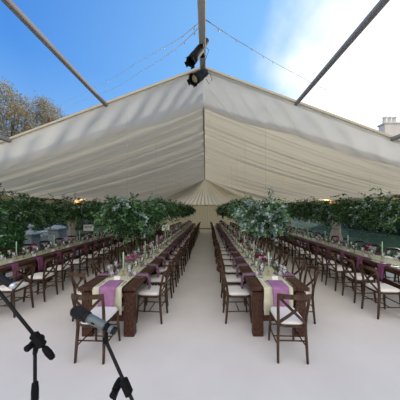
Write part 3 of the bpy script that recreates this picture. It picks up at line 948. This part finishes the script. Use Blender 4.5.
def microphone(head,tail,label,scale=1.0):
    head=Vector(head); tail=Vector(tail); d=(tail-head).normalized(); L=(tail-head).length
    t=empty('microphone',(head+tail)/2); O=-(head+tail)/2
    def put(mb,name,mat): o=mb.build(name,MT[mat],t); o.location=O; return o
    s=L/.185
    def lathe_mic(mb,a,b,prof,n=16,k=.66): lathe_along(mb,a,b,[(r*k if r>.001 else r,z) for r,z in prof],n)
    mb=MB(); lathe_mic(mb,head,tail,[(.0005,0),(.014*s,.002*s),(.024*s,.010*s),(.0285*s,.024*s),(.0285*s,.036*s),(.026*s,.052*s),(.0225*s,.060*s)],20,.74); put(mb,'grille','grille')
    mb=MB(); lathe_mic(mb,head+d*.058*s,tail,[(.0245*s,0),(.026*s,.003*s),(.026*s,.010*s),(.0245*s,.013*s)],20,.72); put(mb,'collar','blackmetal')
    mb=MB(); lathe_mic(mb,head+d*.070*s,tail,[(.0235*s,0),(.023*s,.02*s),(.0195*s,.075*s),(.0185*s,.100*s),(.0185*s,.104*s)],20); put(mb,'handle','gunmetal' if scale>=1 else 'blackmetal')
    mb=MB(); lathe_mic(mb,head+d*.174*s,tail,[(.0192*s,0),(.0192*s,.009*s),(.016*s,.012*s),(.0005,.012*s)],20); put(mb,'end_ring','silver' if scale<1 else 'blackmetal')
    mb=MB(); side=d.cross(Vector((0,1,0))).normalized(); 
    mb.box(head+d*.10*s+Vector((0,-.0148*s,0)),(.006,.004,.016),0,Vector((0,0,1)).rotation_difference(d).to_matrix(),.001); put(mb,'switch','black')
    tag(t,label,'microphone'); return t
def clip(h,tl,base,parent):
    pass
D2=.83
mh=at(72.0,309.5,D2+.03); mtl=at(115.5,331.5,D2-.01)
microphone(mh,mtl,'grey-blue handheld microphone with black grille, clipped to the right boom stand')
tip2=at(105.5,340,D2); tail2=at(141,420,D2)
c2=at(118,385,D2+.035)
st2=mic_stand(c2,tip2,tail2,'black boom microphone stand on the right, holding the grey-blue microphone',(at(114.5,390,D2+.035).x,D2+.035,0.0))
# clip of stand 2
def add_clip(stand,mhead,mtail,frac,tip):
    F=Vector(stand.location); d=(mtail-mhead).normalized(); c=mhead+(mtail-mhead)*frac
    mb=MB(); lathe_along(mb,c-d*.030,c+d*.03,[(.0135,0),(.0155,.002),(.0155,.045),(.0135,.048)],18)
    mb.tube([c+Vector((0,0,-.022)),(c+Vector((0,0,-.03))+Vector(tip))/2,Vector(tip)],[.007,.008,.008],10)
    mb.lathe([(.008,0),(.0105,.003),(.0105,.022),(.008,.024)],12,0,Vector(tip)-Vector((0,0,.012)))
    o=mb.build('mic_clip',MT['black'],stand); o.location=-F
add_clip(st2,mh,mtl,.80,tip2)
D1=.85
tip1=at(-22,266,D1); tail1=at(52,357,D1)
c1=at(37,341,D1+.035)
st1=mic_stand(c1,tip1,tail1,'black boom microphone stand on the left, arm reaching out past the left edge',(at(35.0,345,D1+.035).x,D1+.035,0.0))
mh1=at(-28,262,D1-.05); mtl1=at(14.5,286.5,D1-.05)
microphone(mh1,mtl1,'dark handheld microphone with silver end ring at the left edge of the photo',.9)
add_clip(st1,mh1,mtl1,.45,tip1)

# ------------------------------------------------------------------ outside, left
def leafmass(b,c,r,n,ls,mat=0,flat=.0):
    c=Vector(c)
    for i in range(n):
        d=Vector((R.gauss(0,1),R.gauss(0,1),R.gauss(0,1))).normalized()
        k=R.uniform(.75,1.03)
        p=c+Vector((d.x*r[0],d.y*r[1],d.z*r[2]))*k
        e=(d+Vector((R.gauss(0,.8),R.gauss(0,.8),R.gauss(0,.8)))).normalized()
        s=ls*R.uniform(.6,1.3); b.leaf(p,e,s,s*.55,mat)
def hedge(x0,x1,y0,y1,h,n,label,ls=.16,mat='hedge'):
    t=empty('hedge',((x0+x1)/2,(y0+y1)/2,-.12)); o=Vector(t.location)
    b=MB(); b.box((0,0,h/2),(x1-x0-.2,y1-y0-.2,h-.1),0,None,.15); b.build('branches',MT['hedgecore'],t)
    b=MB(); sx=x1-x0; sy=y1-y0
    for i in range(n):
        f=R.random()
        if f<.55: p=Vector((R.choice((-1,1))*sx/2*R.uniform(.93,1.02),R.uniform(-.5,.5)*sy,R.uniform(0,h)))
        elif f<.75: p=Vector((R.uniform(-.5,.5)*sx,R.uniform(-.5,.5)*sy,h+R.gauss(0,.08)))
        else: p=Vector((R.uniform(-.5,.5)*sx,R.choice((-1,1))*sy/2*R.uniform(.95,1.02),R.uniform(0,h)))
        s=ls*R.uniform(.6,1.3); b.leaf(p,(R.gauss(0,1),R.gauss(0,1),R.gauss(0,1)),s,s*.6)
    b.build('foliage',MT[mat],t); tag(t,label,'hedge'); return t
hedge(-14.6,-12.6,-1,30,6.0,18000,'tall dark hedge beyond the stone piers on the left',.22)
hedge(15.0,17.0,-2,26,4.4,12000,'dark hedge beyond the right windows',.22)
def tree(x,y,h,crown,label,mat,n,ls,parts):
    t=empty('tree',(x,y,-.12))
    b=MB(); b.tube([(0,0,0),(.1,0,h*.3),(-.1,.1,h*.6),(0,0,h*.85)],[.42,.32,.2,.06],10)
    for i in range(9):
        a=R.uniform(0,6.28); z=h*R.uniform(.35,.7)
        b.tube([(0,0,z),(crown*.4*math.cos(a),crown*.4*math.sin(a),z+h*.1),(crown*.8*math.cos(a),crown*.8*math.sin(a),z+h*.2)],[.13,.08,.03],6)
    b.build('trunk',MT['bark'],t)
    b=MB()
    for (cx,cy,cz,r) in parts:
        for i in range(n):
            d=Vector((R.gauss(0,1),R.gauss(0,1),R.gauss(0,1))).normalized()*r*R.random()**.4
            d.z*=.85
            p=Vector((cx,cy,cz))+d+Vector((R.gauss(0,.25),R.gauss(0,.25),R.gauss(0,.25)))
            s=ls*R.uniform(.6,1.3); b.leaf(p,(R.gauss(0,1),R.gauss(0,1),R.gauss(0,1)-.3),s,s*.6)
    b.build('crown',MT[mat],t); tag(t,label,'tree')
def cr(x,y,pts,d):  # crown blobs given by pixel, at distance d
    out=[]
    for px,py,r in pts:
        p=at(px,py,d); out.append((p.x-x,R.uniform(-1,1),p.z+.12,r*d/200))
    return out
x1=at(12,0,24).x
tree(x1,24,15,4,'tall autumn tree with brown and russet leaves above the left eave','autumn',1100,.22,cr(x1,24,[(-2,90,14),(14,102,13),(22,116,12),(4,118,14),(14,132,15),(30,130,10),(-10,110,16),(-6,135,16),(28,142,12)],24))
x2=at(44,0,27).x
tree(x2,27,13,4,'shorter olive and rust tree, right of the tall autumn tree','olive',1000,.22,cr(x2,27,[(40,103,8),(50,113,11),(38,118,9),(46,128,12),(56,124,7),(36,134,10),(56,134,9)],27))
# stone gate piers and low wall on the left
def pier(px,d,wpx,ytop,label,finial,mat='stone'):
    p=at(px,ytop,d); s=200/d; w=wpx/s; H=p.z+.12
    t=empty('stone_pier',(p.x,d,-.12))
    b=MB(); b.box((0,0,.12),(w*.92,w*.92,.24),0,None,.02); b.box((0,0,H*.5),(w*.78,w*.78,H-.30),0,None,.02); b.build('shaft',MT[mat],t)
    b=MB(); b.box((0,0,H-.14),(w*1.05,w*1.05,.10),0,None,.02); b.box((0,0,H-.02),(w*.95,w*.95,.14),0,None,0,.25); b.build('cap',MT[mat],t)
    if finial:
        b=MB(); b.lathe([(.10,H+.04),(.07,H+.07),(.05,H+.10),(.11,H+.16),(.13,H+.22),(.09,H+.30),(.03,H+.33),(.0005,H+.36)],14); b.build('finial',MT[mat],t)
    tag(t,label,'pier')
pier(31,9.6,13.5,231,'stone gate pier with a finial beyond the left windows',True)
pier(57,11.2,13.5,226,'second plain stone pier beyond the left windows',False)
a=at(0,239,9.3); c=at(62,239,12.4)
t=empty('garden_wall',((a.x+c.x)/2-.4,(a.y+c.y)/2,-.12))
dv=Vector((c.x-a.x,c.y-a.y,0)); rot=Matrix.Rotation(math.atan2(dv.y,dv.x),3,'Z')
b=MB(); b.box((0,0,.36),(dv.length+1.5,.28,.72),0,rot,.02); b.build('wall_body',MT['stone'],t)
b=MB(); b.box((0,0,.76),(dv.length+1.55,.38,.08),0,rot,.02); b.build('coping',MT['stone'],t)
tag(t,'low pale stone garden wall between the piers outside the left windows','garden wall')
b=MB()
t=empty('shrub',(at(3,240,7.6).x,7.6,-.12)); b=MB(); leafmass(b,(0,0,.95),(.6,.55,.95),1900,.13); leafmass(b,(.1,.1,.6),(.3,.3,.4),300,.12); b.build('foliage',MT['shrub2'],t)
b=MB(); 
for i in range(7):
    a_=i*.9; b.tube([(0,0,0),(.1*math.cos(a_),.1*math.sin(a_),.4),(.3*math.cos(a_),.3*math.sin(a_),.9)],.015,5)
b.build('stems',MT['bark'],t); tag(t,'bright green shrub outside at the far left edge of the photo','shrub')

# ------------------------------------------------------------------ outside, right
# pale stone house with slate roof and chimney
hx,hy=27.0,26.5
t=empty('house',(hx,hy,-.12))
b=MB(); b.box((2.5,3,4.6),(9,8,9.2),0,None,.05); b.build('wall',MT['housestone'],t)
b=MB()
b.add([(-2.3,-1.3,9.2),(7.3,-1.3,9.2),(7.3,7.3,9.2),(-2.3,7.3,9.2),(-2.3,3,12.0),(7.3,3,12.0)],[(0,1,5,4),(2,3,4,5),(0,4,3),(1,2,5),(3,2,1,0)]); b.build('roof',MT['slate'],t)
for wx in (-.6,2.5,5.6):
    for wz in (2.2,6.2):
        f_=MB(); f_.box((wx,-1.02,wz),(1.3,.10,2.1)); fo=f_.build('window',MT['white_alu'],t)
        g_=MB()
        for qx in (-.3,.3):
            for qz in (-.5,.5): g_.box((wx+qx,-1.08,wz+qz),(.52,.03,.9))
        g_.build('pane',MT['paneglass'],fo)
cpx=at(391.5,123,26.5)
b=MB(); zc=cpx.z+.12
b.box((cpx.x-hx,0.3,(zc+8.6)/2-.2),(2.1,1.0,zc-8.6+.4),0,None,.03); b.box((cpx.x-hx,.3,zc-.1),(2.35,1.2,.22),0,None,.03)
ch=b.build('chimney',MT['housestone'],t)
for q in (-.65,0,.65):
    b=MB(); b.lathe([(.24,zc),(.27,zc+.05),(.24,zc+.15),(.20,zc+.75),(.25,zc+.8),(.25,zc+.9),(.16,zc+.9),(.16,zc+.7)],12,0,(cpx.x-hx+q,.3,0)); b.build('chimney_pot',MT['pot'],ch)
tag(t,'pale stone house with chimney stack beyond the right eave','house')
# ------------------------------------------------------------------ light
sd=Vector((.97,1.0,.62)).normalized()
sl=bpy.data.lights.new('sun','SUN'); sl.energy=2.4; sl.angle=.02; sl.color=(1,.90,.76)
so=bpy.data.objects.new('sun',sl); COL.objects.link(so); so.rotation_euler=sd.to_track_quat('Z','Y').to_euler(); so.location=(20,20,30)
w=bpy.data.worlds.new('sky'); scene.world=w; w.use_nodes=True; t=w.node_tree; t.nodes.clear()
out=t.nodes.new('ShaderNodeOutputWorld'); bg=t.nodes.new('ShaderNodeBackground'); t.links.new(bg.outputs[0],out.inputs[0])
tc=t.nodes.new('ShaderNodeTexCoord')
nrm=t.nodes.new('ShaderNodeVectorMath'); nrm.operation='NORMALIZE'; t.links.new(tc.outputs['Generated'],nrm.inputs[0])
sp=t.nodes.new('ShaderNodeSeparateXYZ'); t.links.new(nrm.outputs[0],sp.inputs[0])
# blue deepening with height
rz=t.nodes.new('ShaderNodeValToRGB'); e=rz.color_ramp.elements
e[0].position=0; e[0].color=(.42,.60,.86,1); e[1].position=.75; e[1].color=(.045,.20,.66,1)
k=e.new(.32); k.color=(.20,.44,.85,1); k=e.new(.52); k.color=(.085,.29,.76,1)
t.links.new(sp.outputs['Z'],rz.inputs[0])
# bright white haze round the sun
dt=t.nodes.new('ShaderNodeVectorMath'); dt.operation='DOT_PRODUCT'; dt.inputs[1].default_value=tuple(sd); t.links.new(nrm.outputs[0],dt.inputs[0])
nz=t.nodes.new('ShaderNodeTexNoise'); nz.inputs['Scale'].default_value=3.0; nz.inputs['Detail'].default_value=5; t.links.new(nrm.outputs[0],nz.inputs['Vector'])
ad=t.nodes.new('ShaderNodeMath'); ad.operation='MULTIPLY_ADD'; ad.inputs[1].default_value=.16; t.links.new(nz.outputs['Fac'],ad.inputs[0]); t.links.new(dt.outputs['Value'],ad.inputs[2])
mr=t.nodes.new('ShaderNodeMapRange'); mr.interpolation_type='SMOOTHSTEP'; mr.inputs['From Min'].default_value=.955; mr.inputs['From Max'].default_value=1.065
t.links.new(ad.outputs[0],mr.inputs['Value'])
mix=t.nodes.new('ShaderNodeMixRGB'); mix.inputs[2].default_value=(1.25,1.27,1.3,1); t.links.new(mr.outputs[0],mix.inputs[0])
mrw=t.nodes.new('ShaderNodeMapRange'); mrw.inputs['From Min'].default_value=.25; mrw.inputs['From Max'].default_value=1.0; mrw.inputs['To Max'].default_value=.85
t.links.new(dt.outputs['Value'],mrw.inputs['Value'])
mixw=t.nodes.new('ShaderNodeMixRGB'); mixw.inputs[2].default_value=(.30,.62,1.0,1); t.links.new(mrw.outputs[0],mixw.inputs[0]); t.links.new(rz.outputs[0],mixw.inputs[1]); t.links.new(mixw.outputs[0],mix.inputs[1])
# added warm fill light: unseen sky behind and above the camera made brighter
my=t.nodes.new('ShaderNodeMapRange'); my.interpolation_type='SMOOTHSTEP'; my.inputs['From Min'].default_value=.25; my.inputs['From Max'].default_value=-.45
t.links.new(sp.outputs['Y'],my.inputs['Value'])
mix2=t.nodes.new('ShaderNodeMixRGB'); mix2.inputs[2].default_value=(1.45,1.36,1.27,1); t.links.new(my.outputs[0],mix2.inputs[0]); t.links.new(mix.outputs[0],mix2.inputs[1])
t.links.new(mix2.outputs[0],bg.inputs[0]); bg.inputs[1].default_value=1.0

vs_=scene.view_settings
scene.display_settings.display_device='sRGB'
vs_.view_transform='Standard'; vs_.look='None'; vs_.gamma=1; vs_.use_curve_mapping=False; vs_.exposure=.12
